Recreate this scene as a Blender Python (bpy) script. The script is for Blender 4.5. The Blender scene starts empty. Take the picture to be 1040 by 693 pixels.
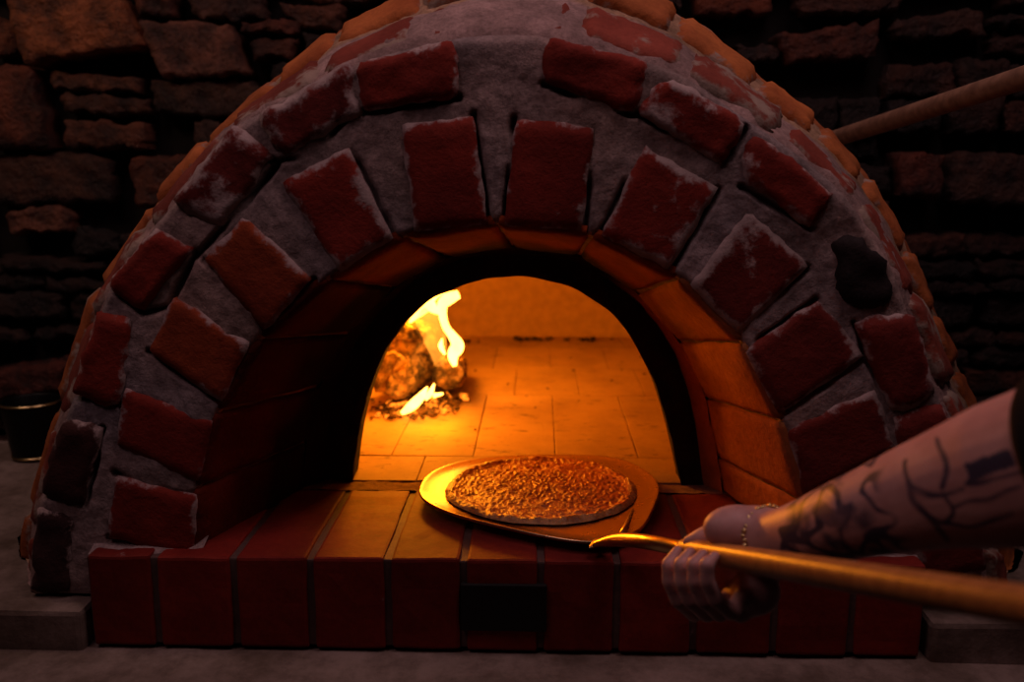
import bpy, bmesh, math, random
from mathutils import Vector, Matrix, noise
random.seed(7)
SC = bpy.context.scene
COL = SC.collection
W, H, F = 1040.0, 693.0, 942.0
PITCH = math.atan(181.0 / F)
YAW = math.atan(27.0 / F)            # looking a little to the left
ZS = 1.0                              # height of the hearth ledge
YF = -0.031                            # front of the hearth ledge, arch face is y = 0
fw = Vector((-math.sin(YAW) * math.cos(PITCH), math.cos(YAW) * math.cos(PITCH), -math.sin(PITCH)))
rt = Vector((math.cos(YAW), math.sin(YAW), 0))
up = rt.cross(fw)
CAM = Vector((0.03, -1.125, ZS + 0.4914))

def ray(px, py):
    return fw + rt * ((px - W / 2) / F) - up * ((py - H / 2) / F)
def P(px, py, z):
    return CAM + ray(px, py) * z
def onY(px, py, y=0.0):
    d = ray(px, py); return CAM + d * ((y - CAM.y) / d.y)
def onZ(px, py, z=ZS):
    d = ray(px, py); return CAM + d * ((z - CAM.z) / d.z)
def nz(p, s=1.0, off=0.0):
    return noise.noise(Vector((p[0] * s + off, p[1] * s - off * 0.7, p[2] * s + off * 1.3)))
def fbm(p, s=1.0, off=0.0, o=4):
    a, t, f = 1.0, 0.0, s
    for i in range(o):
        t += a * nz(p, f, off + i * 7.1); a *= 0.5; f *= 2.05
    return t
def lerp(a, b, t): return a + (b - a) * t
def sstep(a, b, x):
    t = max(0.0, min(1.0, (x - a) / (b - a))); return t * t * (3 - 2 * t)

# ------------------------------------------------------------------ objects
def tag(o, label=None, cat=None, group=None, kind=None):
    if label: o['label'] = label
    if cat: o['category'] = cat
    if group: o['group'] = group
    if kind: o['kind'] = kind
    return o
def empty(name, loc=(0, 0, 0)):
    o = bpy.data.objects.new(name, None); COL.objects.link(o)
    o.location = loc; o.empty_display_size = 0.05
    return o
class MB:
    """collects vertices with a colour and a smear value, builds one mesh object"""
    def __init__(s): s.v, s.f, s.c, s.s, s.m = [], [], [], [], []
    def vert(s, p, c=(.5, .5, .5), sm=0.0):
        s.v.append(Vector(p)); s.c.append(c); s.s.append(sm); return len(s.v) - 1
    def face(s, *i, m=0): s.f.append(tuple(i)); s.m.append(m)
    def grid(s, pts, cols=None, sm=None, flip=False, closed=False, m=0):
        n, k = len(pts), len(pts[0]); ids = []
        for i in range(n):
            ids.append([s.vert(pts[i][j], cols[i][j] if cols else (.5, .5, .5), sm[i][j] if sm else 0.0) for j in range(k)])
        for i in range(n - 1):
            for j in range(k if closed else k - 1):
                a, b, c, d = ids[i][j], ids[i][(j + 1) % k], ids[i + 1][(j + 1) % k], ids[i + 1][j]
                s.face(*((a, d, c, b) if flip else (a, b, c, d)), m=m)
        return ids
    def build(s, name, mats, parent=None, smooth=True):
        me = bpy.data.meshes.new(name)
        off = parent_loc(parent)
        me.from_pydata([tuple(p - off) for p in s.v], [], s.f)
        for m in (mats if isinstance(mats, (list, tuple)) else [mats]): me.materials.append(m)
        ca = me.attributes.new('col', 'FLOAT_COLOR', 'POINT')
        ca.data.foreach_set('color', [x for c in s.c for x in (c[0], c[1], c[2], 1.0)])
        sa = me.attributes.new('smear', 'FLOAT', 'POINT')
        sa.data.foreach_set('value', s.s)
        me.polygons.foreach_set('material_index', s.m)
        me.polygons.foreach_set('use_smooth', [smooth] * len(s.f))
        me.update()
        o = bpy.data.objects.new(name, me); COL.objects.link(o)
        if parent: o.parent = parent
        return o
def parent_loc(p):
    v = Vector((0, 0, 0))
    while p is not None: v += p.location; p = p.parent
    return v
def recalc(o):
    bm = bmesh.new(); bm.from_mesh(o.data); bmesh.ops.recalc_face_normals(bm, faces=bm.faces); bm.to_mesh(o.data); bm.free(); return o

def resample(pts, n):
    pts = [Vector(p) for p in pts]; L = [0.0]
    for a, b in zip(pts, pts[1:]): L.append(L[-1] + (b - a).length)
    out, j = [], 0
    for i in range(n):
        t = L[-1] * i / (n - 1)
        while j < len(L) - 2 and L[j + 1] < t: j += 1
        u = (t - L[j]) / max(1e-9, L[j + 1] - L[j]); out.append(pts[j].lerp(pts[j + 1], u))
    return out
def smooth_line(pts, it=2):
    for _ in range(it):
        q = [pts[0]]
        for a, b in zip(pts, pts[1:]):
            q.append(tuple(lerp(x, y, .25) for x, y in zip(a, b))); q.append(tuple(lerp(x, y, .75) for x, y in zip(a, b)))
        q.append(pts[-1]); pts = q
    return pts
class Line:
    """a polyline sampled by arc length fraction"""
    def __init__(s, pts, n=400): s.p = resample(pts, n); s.n = n
    def __call__(s, t):
        x = max(0.0, min(1.0, t)) * (s.n - 1); i = min(int(x), s.n - 2); return s.p[i].lerp(s.p[i + 1], x - i)
    def frac(s, q):
        return min(range(s.n), key=lambda i: (s.p[i] - q).length) / (s.n - 1)

# ------------------------------------------------------------------ materials
def mat(name):
    m = bpy.data.materials.new(name); m.use_nodes = True
    nt = m.node_tree; nt.nodes.clear()
    out = nt.nodes.new('ShaderNodeOutputMaterial'); b = nt.nodes.new('ShaderNodeBsdfPrincipled')
    nt.links.new(b.outputs[0], out.inputs[0])
    return m, nt, b
def N(nt, t, **kw):
    n = nt.nodes.new(t)
    for k, v in kw.items():
        if hasattr(n, k): setattr(n, k, v)
        else: n.inputs[k].default_value = v
    return n
def mixc(nt, fac, a, b, blend='MIX'):
    n = nt.nodes.new('ShaderNodeMix'); n.data_type = 'RGBA'; n.blend_type = blend
    for s, v in ((n.inputs[0], fac), (n.inputs[6], a), (n.inputs[7], b)):
        if isinstance(v, bpy.types.NodeSocket): nt.links.new(v, s)
        elif isinstance(v, (int, float)): s.default_value = v
        else: s.default_value = (v[0], v[1], v[2], 1)
    return n.outputs[2]
def mth(nt, op, a, b=0.0, c=0.0, clamp=False):
    n = nt.nodes.new('ShaderNodeMath'); n.operation = op; n.use_clamp = clamp
    for s, v in zip(n.inputs, (a, b, c)):
        if isinstance(v, bpy.types.NodeSocket): nt.links.new(v, s)
        else: s.default_value = v
    return n.outputs[0]
def rng(nt, x, a, b, c=0.0, d=1.0):
    n = nt.nodes.new('ShaderNodeMapRange'); n.interpolation_type = 'SMOOTHSTEP'
    nt.links.new(x, n.inputs[0])
    for i, v in enumerate((a, b, c, d)): n.inputs[i + 1].default_value = v
    return n.outputs[0]
def tex(nt, scale, detail=5, rough=.6, coord='Object', stretch=None):
    tc = nt.nodes.new('ShaderNodeTexCoord'); src = tc.outputs[coord]
    if stretch:
        mp = nt.nodes.new('ShaderNodeMapping'); mp.inputs['Scale'].default_value = stretch
        nt.links.new(src, mp.inputs[0]); src = mp.outputs[0]
    n = nt.nodes.new('ShaderNodeTexNoise'); nt.links.new(src, n.inputs['Vector'])
    n.inputs['Scale'].default_value = scale; n.inputs['Detail'].default_value = detail; n.inputs['Roughness'].default_value = rough
    return n.outputs['Fac']
def bump(nt, b, h, strength=.5, dist=.004):
    n = nt.nodes.new('ShaderNodeBump'); n.inputs['Strength'].default_value = strength; n.inputs['Distance'].default_value = dist
    nt.links.new(h, n.inputs['Height']); nt.links.new(n.outputs[0], b.inputs['Normal'])
MORTAR = (.42, .30, .28)
def brick_material(name, rough=.85, smear_gain=1.0, bump_s=.5, mortar=MORTAR, spec=.25):
    m, nt, b = mat(name)
    at = N(nt, 'ShaderNodeAttribute', attribute_name='col'); sm = N(nt, 'ShaderNodeAttribute', attribute_name='smear')
    n1 = tex(nt, 28, 6, .65); n2 = tex(nt, 120, 4, .7); n3 = tex(nt, 8, 3, .5)
    c = mixc(nt, rng(nt, n3, .3, .72), mixc(nt, 1.0, at.outputs['Color'], (.62, .5, .5), 'MULTIPLY'), at.outputs['Color'])
    c = mixc(nt, rng(nt, n2, .3, .8, 0, .5), c, mixc(nt, 1.0, c, (.5, .45, .45), 'MULTIPLY'))
    x = mth(nt, 'ADD', mth(nt, 'MULTIPLY', sm.outputs['Fac'], smear_gain), mth(nt, 'MULTIPLY', mth(nt, 'SUBTRACT', n1, .5), 1.9))
    mask = rng(nt, x, .42, .72)
    mc = mixc(nt, rng(nt, n1, .3, .7), tuple(v * .62 for v in mortar), mortar)
    c = mixc(nt, mask, c, mc)
    nt.links.new(c, b.inputs['Base Color']); b.inputs['Roughness'].default_value = rough
    b.inputs['Specular IOR Level'].default_value = spec
    bump(nt, b, mth(nt, 'ADD', mth(nt, 'MULTIPLY', n1, .8), mth(nt, 'MULTIPLY', n2, .5)), bump_s, .006)
    return m
def rock_material(name, c0, c1, scale=20, rough=.9, bump_s=.6, dist=.006, attr=True, spec=.2):
    m, nt, b = mat(name)
    n1 = tex(nt, scale, 7, .68); n2 = tex(nt, scale * 5, 4, .7)
    c = mixc(nt, rng(nt, n1, .32, .68), c0, c1)
    if attr:
        at = N(nt, 'ShaderNodeAttribute', attribute_name='col'); c = mixc(nt, 1.0, c, at.outputs['Color'], 'MULTIPLY')
    c = mixc(nt, rng(nt, n2, .35, .75, 0, .6), c, mixc(nt, 1.0, c, (.45, .42, .4), 'MULTIPLY'))
    nt.links.new(c, b.inputs['Base Color']); b.inputs['Roughness'].default_value = rough; b.inputs['Specular IOR Level'].default_value = spec
    bump(nt, b, mth(nt, 'ADD', n1, mth(nt, 'MULTIPLY', n2, .4)), bump_s, dist)
    return m
def plain(name, col, rough=.5, metal=0.0, spec=.5):
    m, nt, b = mat(name)
    n1 = tex(nt, 40, 4)
    nt.links.new(mixc(nt, rng(nt, n1, .3, .7), tuple(v * .75 for v in col), col), b.inputs['Base Color'])
    b.inputs['Roughness'].default_value = rough; b.inputs['Metallic'].default_value = metal; b.inputs['Specular IOR Level'].default_value = spec
    return m
M = {}
M['brick'] = brick_material('arch_brick')
M['dome'] = brick_material('dome_brick', mortar=(.33, .23, .18))
M['soffit'] = brick_material('soffit_brick', rough=.9, smear_gain=.6, spec=.04)
M['ledge'] = brick_material('ledge_tile', rough=.68, smear_gain=.8, bump_s=.15, spec=.2)
M['mortar'] = rock_material('mortar', tuple(v * .6 for v in MORTAR), MORTAR, 45, .95, .7, .004)
M['soot'] = rock_material('soot', (.012, .009, .008), (.03, .02, .016), 30, .95, .5, .004, attr=False)
M['chamber'] = plain('chamber_plaster', (.33, .21, .13), .9, 0, .2)
M['stone'] = rock_material('wall_stone', (.22, .16, .15), (1.35, .95, .75), 16, .6, 1.0, .03, spec=.35)
M['gap'] = plain('wall_gap', (.012, .009, .008), .95, 0, .1)
M['concrete'] = rock_material('concrete', (.11, .075, .055), (.26, .19, .16), 7, .9, .5, .006, attr=False)
M['floor'] = plain('patio_floor', (.06, .05, .045), .9)

# ------------------------------------------------------------------ brick patch
def patch(mb, q, depth=.03, nu=14, nv=11, seed=0.0, rough=.0025, lift=.006, rnd=.012, wob=.004, col=(.3, .05, .03), smear=.2, edge_smear=.5, warp=None, mi=0, corner=.04, colf=None):
    """a rough brick face with sides going back: q = bl, br, tr, tl seen from outside"""
    bl, br, tr, tl = [Vector(x) for x in q]
    n = (br - bl).cross(tl - bl) + (tl - tr).cross(br - tr); n.normalize()
    lu = ((br - bl).length + (tr - tl).length) / 2; lv = ((tl - bl).length + (tr - br).length) / 2
    def base(u, v): return bl.lerp(br, u).lerp(tl.lerp(tr, u), v)
    ctr = base(.5, .5)
    rows, cols, sms = [], [], []
    us = [0] + [(i / nu) for i in range(nu + 1)] + [1]; vs = [0] + [(j / nv) for j in range(nv + 1)] + [1]
    for j, v in enumerate(vs):
        R, Cc, S = [], [], []
        for i, u in enumerate(us):
            skirt = i in (0, len(us) - 1) or j in (0, len(vs) - 1)
            p = base(u, v)
            du, dv = min(u, 1 - u) * lu, min(v, 1 - v) * lv
            d = min(du, dv)
            k = 1 - sstep(0, .03, d)
            w = Vector((nz(p, 38, seed), nz(p, 38, seed + 20), nz(p, 38, seed + 40))) + .6 * Vector((nz(p, 95, seed), nz(p, 95, seed + 20), nz(p, 95, seed + 40)))
            w -= n * w.dot(n)
            p = p + w * (wob * k)
            cr = max(0.0, 1 - math.hypot(du, dv) / (rnd * 1.6))     # rounded corners
            p = p.lerp(ctr, corner * cr)
            e = max(0.0, 1 - d / rnd)
            h = lift - .75 * rnd * e * e + rough * (fbm(p, 30, seed, 3) + .5 * fbm(p, 11, seed + 3, 2))
            if skirt: h = -depth
            p = p + n * h
            if warp: p = warp(p)
            s = smear + edge_smear * max(0.0, 1 - d / .022) ** 1.5 + .35 * nz(p, 14, seed + 9)
            tint = 1 + .18 * nz(p, 20, seed + 5)
            R.append(p); cc = colf(u, v, p) if colf else col; Cc.append(tuple(x * tint for x in cc)); S.append(s)
        rows.append(R); cols.append(Cc); sms.append(S)
    mb.grid(rows, cols, sms, m=mi)

def box_brick(mb, x0, x1, y0, y1, z0, z1, bev=.004, seed=0.0, jit=.0012, col=(.3, .05, .03), smear=.05, edge=.3, div=(4, 6, 4)):
    bm = bmesh.new(); bmesh.ops.create_cube(bm, size=1.0)
    for v in bm.verts: v.co = Vector((lerp(x0, x1, v.co.x + .5), lerp(y0, y1, v.co.y + .5), lerp(z0, z1, v.co.z + .5)))
    bmesh.ops.bevel(bm, geom=list(bm.edges), offset=bev, segments=2, profile=.6, affect='EDGES')
    for ax, k in enumerate(div):
        lo, hi = ((x0, x1), (y0, y1), (z0, z1))[ax]
        for i in range(1, k):
            no = [0, 0, 0]; no[ax] = 1; co = [0, 0, 0]; co[ax] = lerp(lo, hi, i / k)
            bmesh.ops.bisect_plane(bm, geom=list(bm.verts) + list(bm.edges) + list(bm.faces), plane_co=co, plane_no=no)
    bm.verts.index_update(); ids = {}
    for v in bm.verts:
        p = v.co.copy()
        ds = sorted((min(p.x - x0, x1 - p.x), min(p.y - y0, y1 - p.y), min(p.z - z0, z1 - p.z)))
        e = max(0.0, 1 - max(ds[1], 0) / .012)
        q = p + Vector((nz(p, 30, seed), nz(p, 30, seed + 9), nz(p, 30, seed + 18))) * jit
        tint = 1 + .15 * nz(p, 18, seed + 4)
        ids[v.index] = mb.vert(q, tuple(c * tint for c in col), smear + edge * e + .25 * nz(p, 16, seed + 2))
    for f in bm.faces: mb.face(*[ids[v.index] for v in f.verts])
    bm.free()

# ------------------------------------------------------------------ evaluated remesh of overlapping closed pieces
def capsule_chain(bm, pts, rad, seg=16, flat=None):
    """closed tapered tube with round ends along the points"""
    pts = [Vector(p) for p in pts]
    for i in range(len(pts) - 1):
        a, b, ra, rb = pts[i], pts[i + 1], rad[i], rad[i + 1]
        d = (b - a); L = d.length; d.normalize()
        x = d.orthogonal().normalized(); y = d.cross(x)
        rings = []
        K = 5
        for k in range(K + 1):
            th = math.pi / 2 * (1 - k / K); rings.append((a - d * ra * math.sin(th), ra * math.cos(th)))
        for k in range(K + 1):
            th = math.pi / 2 * (k / K); rings.append((b + d * rb * math.sin(th), rb * math.cos(th)))
        vr = []
        for c, r in rings:
            r = max(r, 1e-4); vr.append([bm.verts.new(c + (x * math.cos(t) + y * math.sin(t)) * r) for t in [2 * math.pi * s / seg for s in range(seg)]])
        for u, v in zip(vr, vr[1:]):
            for s in range(seg): bm.faces.new((u[s], u[(s + 1) % seg], v[(s + 1) % seg], v[s]))
        bm.faces.new(list(reversed(vr[0]))); bm.faces.new(vr[-1])
def ellipsoid(bm, c, ax, ay, az):
    M4 = Matrix.Identity(4)
    for i, a in enumerate((ax, ay, az)):
        for r in range(3): M4[r][i] = a[r]
    for r in range(3): M4[r][3] = c[r]
    bmesh.ops.create_uvsphere(bm, u_segments=20, v_segments=12, radius=1.0, matrix=M4)
def fused(bm, voxel, smooth_it=4, factor=.5):
    bmesh.ops.recalc_face_normals(bm, faces=bm.faces)
    me = bpy.data.meshes.new('fuse'); bm.to_mesh(me); bm.free()
    o = bpy.data.objects.new('fuse', me); COL.objects.link(o)
    r = o.modifiers.new('r', 'REMESH'); r.mode = 'VOXEL'; r.voxel_size = voxel
    s = o.modifiers.new('s', 'SMOOTH'); s.iterations = smooth_it; s.factor = factor
    dg = bpy.context.evaluated_depsgraph_get(); ev = o.evaluated_get(dg)
    out = bpy.data.meshes.new_from_object(ev)
    bpy.data.objects.remove(o); bpy.data.meshes.remove(me)
    return out
def link_mesh(name, me, m, parent=None, cols=None, sm=None):
    off = parent_loc(parent)
    if cols is not None:
        a = me.attributes.new('col', 'FLOAT_COLOR', 'POINT'); a.data.foreach_set('color', [x for c in cols for x in (*c, 1.0)])
    if sm is not None:
        a = me.attributes.new('smear', 'FLOAT', 'POINT'); a.data.foreach_set('value', sm)
    for v in me.vertices: v.co -= off
    me.materials.clear()
    for mm in (m if isinstance(m, (list, tuple)) else [m]): me.materials.append(mm)
    me.polygons.foreach_set('use_smooth', [True] * len(me.polygons))
    o = bpy.data.objects.new(name, me); COL.objects.link(o)
    if parent: o.parent = parent
    return o
def tube(mb, pts, rad, seg=20, caps=True, sq=None, col=(.5, .5, .5), closed=False):
    pts = [Vector(p) for p in pts]; rows = []
    x = None
    for i, p in enumerate(pts):
        d = (pts[min(i + 1, len(pts) - 1)] - pts[max(i - 1, 0)]).normalized()
        if x is None: x = d.orthogonal().normalized()
        x = (x - d * x.dot(d)).normalized(); y = d.cross(x)
        rx = rad[i] if not isinstance(rad[i], tuple) else rad[i][0]; ry = rad[i] if not isinstance(rad[i], tuple) else rad[i][1]
        rows.append([p + x * rx * math.cos(t) + y * ry * math.sin(t) for t in [2 * math.pi * s / seg for s in range(seg)]])
    ids = mb.grid(rows, [[col] * seg for _ in rows], closed=True)
    if caps:
        mb.face(*reversed(ids[0])); mb.face(*ids[-1])
    return ids

# =================================================================== BRICK OVEN
OUT = [(33, 604), (36, 517), (42, 500), (64, 425), (74, 400), (100, 317), (110, 290), (152, 232), (178, 203), (236, 127), (263, 115), (300, 92), (362, 62), (459, 38), (510, 34), (558, 36), (658, 62), (700, 78), (760, 122), (810, 155), (853, 190), (880, 228), (908, 272), (925, 320), (950, 393), (965, 428), (985, 480), (1000, 580), (1002, 606)]
INN = [(196, 604), (197, 565), (200, 490), (222, 412), (268, 336), (344, 276), (421, 234), (495, 228), (513, 229), (591, 234), (680, 273), (750, 338), (791, 419), (817, 504), (828, 560), (832, 606)]
SIL = [(28, 606), (31, 515), (58, 425), (67, 400), (92, 317), (103, 288), (140, 228), (160, 203), (208, 146), (258, 98), (300, 62), (345, 28), (390, 2), (450, -30), (520, -48), (600, -38), (650, -12), (690, 8), (722, 38), (775, 76), (834, 121), (879, 174), (903, 208), (921, 248), (948, 313), (974, 372), (996, 412), (1014, 480), (1030, 580), (1033, 606)]
zc = onY(40, 604, 0).z                    # counter top height
oven = empty('brick_oven', (onY(515, 566, 0).x, 0.0, zc))
tag(oven, 'arched red brick pizza oven with fire glowing in its mouth, on concrete counter', 'oven')
outL = Line([onY(*p) for p in smooth_line(OUT, 1)]); innL = Line([onY(*p) for p in smooth_line(INN, 1)])
YB = onZ(520, 498).y

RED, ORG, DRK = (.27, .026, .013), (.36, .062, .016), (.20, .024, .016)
# first ring: outer-left, outer-right, inner-right, inner-left (seen from outside the arch towards its centre)
Q1 = [  # each: tl, tr, br, bl in the picture, colour, smear
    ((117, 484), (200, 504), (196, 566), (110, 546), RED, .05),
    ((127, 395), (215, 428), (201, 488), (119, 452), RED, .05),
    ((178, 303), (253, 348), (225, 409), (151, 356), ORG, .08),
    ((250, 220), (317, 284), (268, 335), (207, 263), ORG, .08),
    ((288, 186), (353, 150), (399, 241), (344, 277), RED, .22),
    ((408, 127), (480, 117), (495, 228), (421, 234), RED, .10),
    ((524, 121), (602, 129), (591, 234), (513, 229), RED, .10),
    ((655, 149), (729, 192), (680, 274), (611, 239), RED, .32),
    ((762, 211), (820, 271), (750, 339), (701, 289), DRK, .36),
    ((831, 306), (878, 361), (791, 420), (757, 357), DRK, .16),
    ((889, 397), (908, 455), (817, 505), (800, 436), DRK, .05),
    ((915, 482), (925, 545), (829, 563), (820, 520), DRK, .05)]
def grow(q, k):
    cxq, cyq = sum(p[0] for p in q) / 4, sum(p[1] for p in q) / 4
    return [(cxq + (p[0] - cxq) * k, cyq + (p[1] - cyq) * k) for p in q]
Q1 = [(*grow(q[:4], 1.015), *q[4:]) for q in Q1]
mb = MB()
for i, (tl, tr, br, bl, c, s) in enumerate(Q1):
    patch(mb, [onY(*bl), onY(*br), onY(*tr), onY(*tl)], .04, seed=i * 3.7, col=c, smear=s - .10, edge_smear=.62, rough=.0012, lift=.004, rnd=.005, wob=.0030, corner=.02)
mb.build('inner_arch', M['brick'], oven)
SOOT = (.022, .014, .014)
Q2 = [
    ((37, 517), (72, 524), (70, 600), (33, 603), (.055, .022, .02), .12),
    ((65, 426), (104, 434), (84, 514), (42, 500), (.07, .022, .018), .05),
    ((100, 317), (133, 328), (120, 411), (74, 399), RED, .05),
    ((157, 232), (196, 255), (145, 316), (110, 290), RED, .05),
    ((236, 128), (277, 158), (226, 230), (178, 204), DRK, .42),
    ((263, 117), (352, 66), (364, 114), (288, 160), DRK, .36),
    ((364, 64), (460, 41), (466, 97), (370, 111), RED, .12),
    ((559, 38), (657, 63), (643, 114), (553, 83), RED, .08),
    ((680, 78), (757, 126), (733, 166), (649, 112), RED, .30),
    ((760, 132), (847, 197), (820, 233), (754, 178), RED, .16),
    ((846, 234), (898, 256), (908, 312), (852, 312), SOOT, -.2),
    ((869, 328), (928, 320), (949, 402), (905, 417), DRK, .18),
    ((909, 425), (958, 409), (984, 480), (925, 508), DRK, .05),
    ((930, 520), (990, 492), (1000, 578), (942, 590), DRK, .1)]
Q2 = [(*grow(q[:4], 1.05), *q[4:]) for q in Q2]
mb = MB()
ring = [[innL(i / 119).lerp(outL(i / 119), k) + Vector((0, .03, 0)) for k in (.52, .75, .97)] for i in range(120)]
mb.grid(ring, [[(.2, .15, .14)] * 3 for _ in ring], [[1.0] * 3 for _ in ring], flip=True)
for i, (tl, tr, br, bl, c, s) in enumerate(Q2):
    if c is SOOT: continue
    patch(mb, [onY(*bl), onY(*br), onY(*tr), onY(*tl)], .04, seed=60 + i * 3.3, col=c, smear=s - .1, edge_smear=.5, rough=.003, lift=.007, rnd=.009, wob=.005, corner=(.22 if c is SOOT else .05))
mb.build('outer_arch', M['brick'], oven)
mb = MB(); tl, tr, br, bl, c, s = next(q for q in Q2 if q[4] is SOOT)
patch(mb, [onY(*bl), onY(*br), onY(*tr), onY(*tl)], .04, seed=93, col=c, smear=-.3, edge_smear=.4, rough=.004, lift=.007, rnd=.012, wob=.006, corner=.22)
tag(mb.build('sooty_brick', M['brick'], oven), 'brick burnt black with soot')

# --- mortar face, with open cracks along some brick edges
def seg2(p, a, b_):
    vx, vz = b_.x - a.x, b_.z - a.z; t = max(0, min(1, ((p.x - a.x) * vx + (p.z - a.z) * vz) / max(1e-9, vx * vx + vz * vz)))
    return math.hypot(p.x - a.x - t * vx, p.z - a.z - t * vz)
CR = []
def crack(*pts):
    w = [onY(*q) for q in pts]; CR.extend((a, b_, min(a.x, b_.x) - .01, max(a.x, b_.x) + .01, min(a.z, b_.z) - .01, max(a.z, b_.z) + .01) for a, b_ in zip(w, w[1:]))
crack((370, 114), (466, 99)); crack((552, 85), (600, 104), (643, 117)); crack((284, 163), (290, 162), (320, 158), (352, 118)); crack((276, 162), (282, 166), (250, 205), (222, 236), (198, 262))
crack((146, 319), (170, 312), (198, 257)); crack((110, 293), (145, 319)); crack((733, 169), (648, 115)); crack((735, 168), (758, 130)); crack((754, 190), (824, 232)); crack((757, 356), (829, 305))
crack((792, 423), (878, 364)); crack((817, 507), (908, 457)); crack((906, 420), (880, 360), (868, 328)); crack((949, 404), (905, 420)); crack((122, 411), (74, 402)); crack((104, 436), (86, 514), (43, 502))
crack((355, 150), (401, 241)); crack((481, 116), (497, 228)); crack((522, 120), (511, 229)); crack((604, 129), (594, 235)); crack((652, 150), (609, 239)); crack((730, 192), (682, 275)); crack((820, 272), (752, 340))
crack((319, 285), (270, 335)); crack((205, 263), (253, 301), (268, 336)); crack((150, 357), (222, 408)); crack((118, 453), (199, 490)); crack((116, 482), (200, 503)); crack((110, 547), (196, 567))
mb = MB(); NA, NR = 560, 76
rows = []; cols = []
for i in range(NA):
    t = i / (NA - 1); R, Cc = [], []
    a_, b__ = innL(t), outL(t)
    for j in range(NR):
        s = j / (NR - 1); p = a_.lerp(b__, s)
        e = max(0.0, 1 - min(s, 1 - s) / .05)
        g = 0.0
        for (a, b_, x0, x1, z0, z1) in CR:
            if x0 < p.x < x1 and z0 < p.z < z1:
                d = seg2(p, a, b_) + .0022 * nz(p, 45, 5)
                if d < .006: g = max(g, 1 - sstep(.0012, .006, d))
        g *= sstep(-.35, .05, nz(p, 13, 17))
        v = (.92 + .32 * fbm(p, 9, 5, 3)) * (1 - .8 * g); wq = .12 * fbm(p, 6, 31, 2)  # crack dirt colour also deepens the shade of the shallow grooves
        if j == 0: R.append(p + Vector((0, .05, 0))); Cc.append((v, v, v))
        p = p + Vector((0, .0008 - .0040 * fbm(p, 15, 3, 2) - .0012 * fbm(p, 70, 8, 2) + .008 * e * e + .010 * g, 0))
        R.append(p); Cc.append((v * (1 + wq), v, v * (1 - wq)))
    rows.append(R); cols.append(Cc)
mb.grid(rows, cols, flip=True)
mb.build('mortar', M['mortar'], oven)
tag(bpy.data.objects['mortar'], 'pinkish grey mortar between the bricks')

# --- soffit (the arch's underside funnels back to the mouth)
B1 = [(307, 498), (312, 440), (325, 386), (356, 336), (404, 288), (458, 259), (520, 250), (582, 255), (636, 286), (684, 338), (712, 386), (724, 440), (735, 500)]
soF = Line([onY(*p) for p in smooth_line(INN[1:-1], 1)]); soB = Line([onY(px, py, YB) for px, py in smooth_line(B1, 2)])
mb = MB(); rows = []
for i in range(160):
    t = i / 159; R = []
    for j in range(9):
        s = j / 8; p = soF(t).lerp(soB(t), s)
        out = Vector((p.x - oven.location.x, 0, p.z - ZS)).normalized()
        R.append(p + out * (.004 + .002 * fbm(p, 25, 2, 2)) + Vector((0, .012 * (j == 0), 0)))
    rows.append(R)
cols = [[tuple(x * (.8 + .3 * fbm(p, 12, 5, 2)) for x in (.6, .5, .45)) for p in r] for r in rows]
mb.grid(rows, cols, m=0)
# joints along the inner edge, from the bricks of the first ring
edges = []
for k, (tl, tr, br, bl, c, s) in enumerate(Q1):
    a, b = ((br, tr) if k < 4 else (bl, br) if k < 8 else (bl, br))
    edges.append(tuple(sorted((soF.frac(onY(*a)), soF.frac(onY(*b))))))
for k, (a, b) in enumerate(edges):
    a0 = a if k == 0 else lerp(edges[k - 1][1], a, .62); b0 = b if k == len(edges) - 1 else lerp(b, edges[k + 1][0], .38)
    bc = (.19, .03, .014) if k < 4 else (.34, .065, .02) if k < 8 else (.46, .17, .06)  # shaded left bricks painted darker, firelit right ones lighter
    def shade_soot(u, v, p, bc=bc, k=k):
        w = (1.0 if k < 8 else .55 if k == 8 else .25) * sstep(.30, .95, v + .25 * nz(p, 14, 3)) + (.45 * max(0, .6 + nz(p, 9, 4)) if k < 4 else 0); w = min(w, 1)  # soot plus painted shade, strongest on left and top bricks towards the back
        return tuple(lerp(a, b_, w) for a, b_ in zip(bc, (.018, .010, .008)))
    patch(mb, [soF(b0) + Vector((0, .001, 0)), soF(a0) + Vector((0, .001, 0)), soB(a0), soB(b0)], .012, nu=12, nv=12, seed=200 + k * 5, colf=shade_soot, smear=-.25, edge_smear=.05, rough=.0018, lift=.002, rnd=.004, wob=.002, mi=1, corner=.01)
mb.build('soffit', [M['mortar'], M['soffit']], oven)

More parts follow.
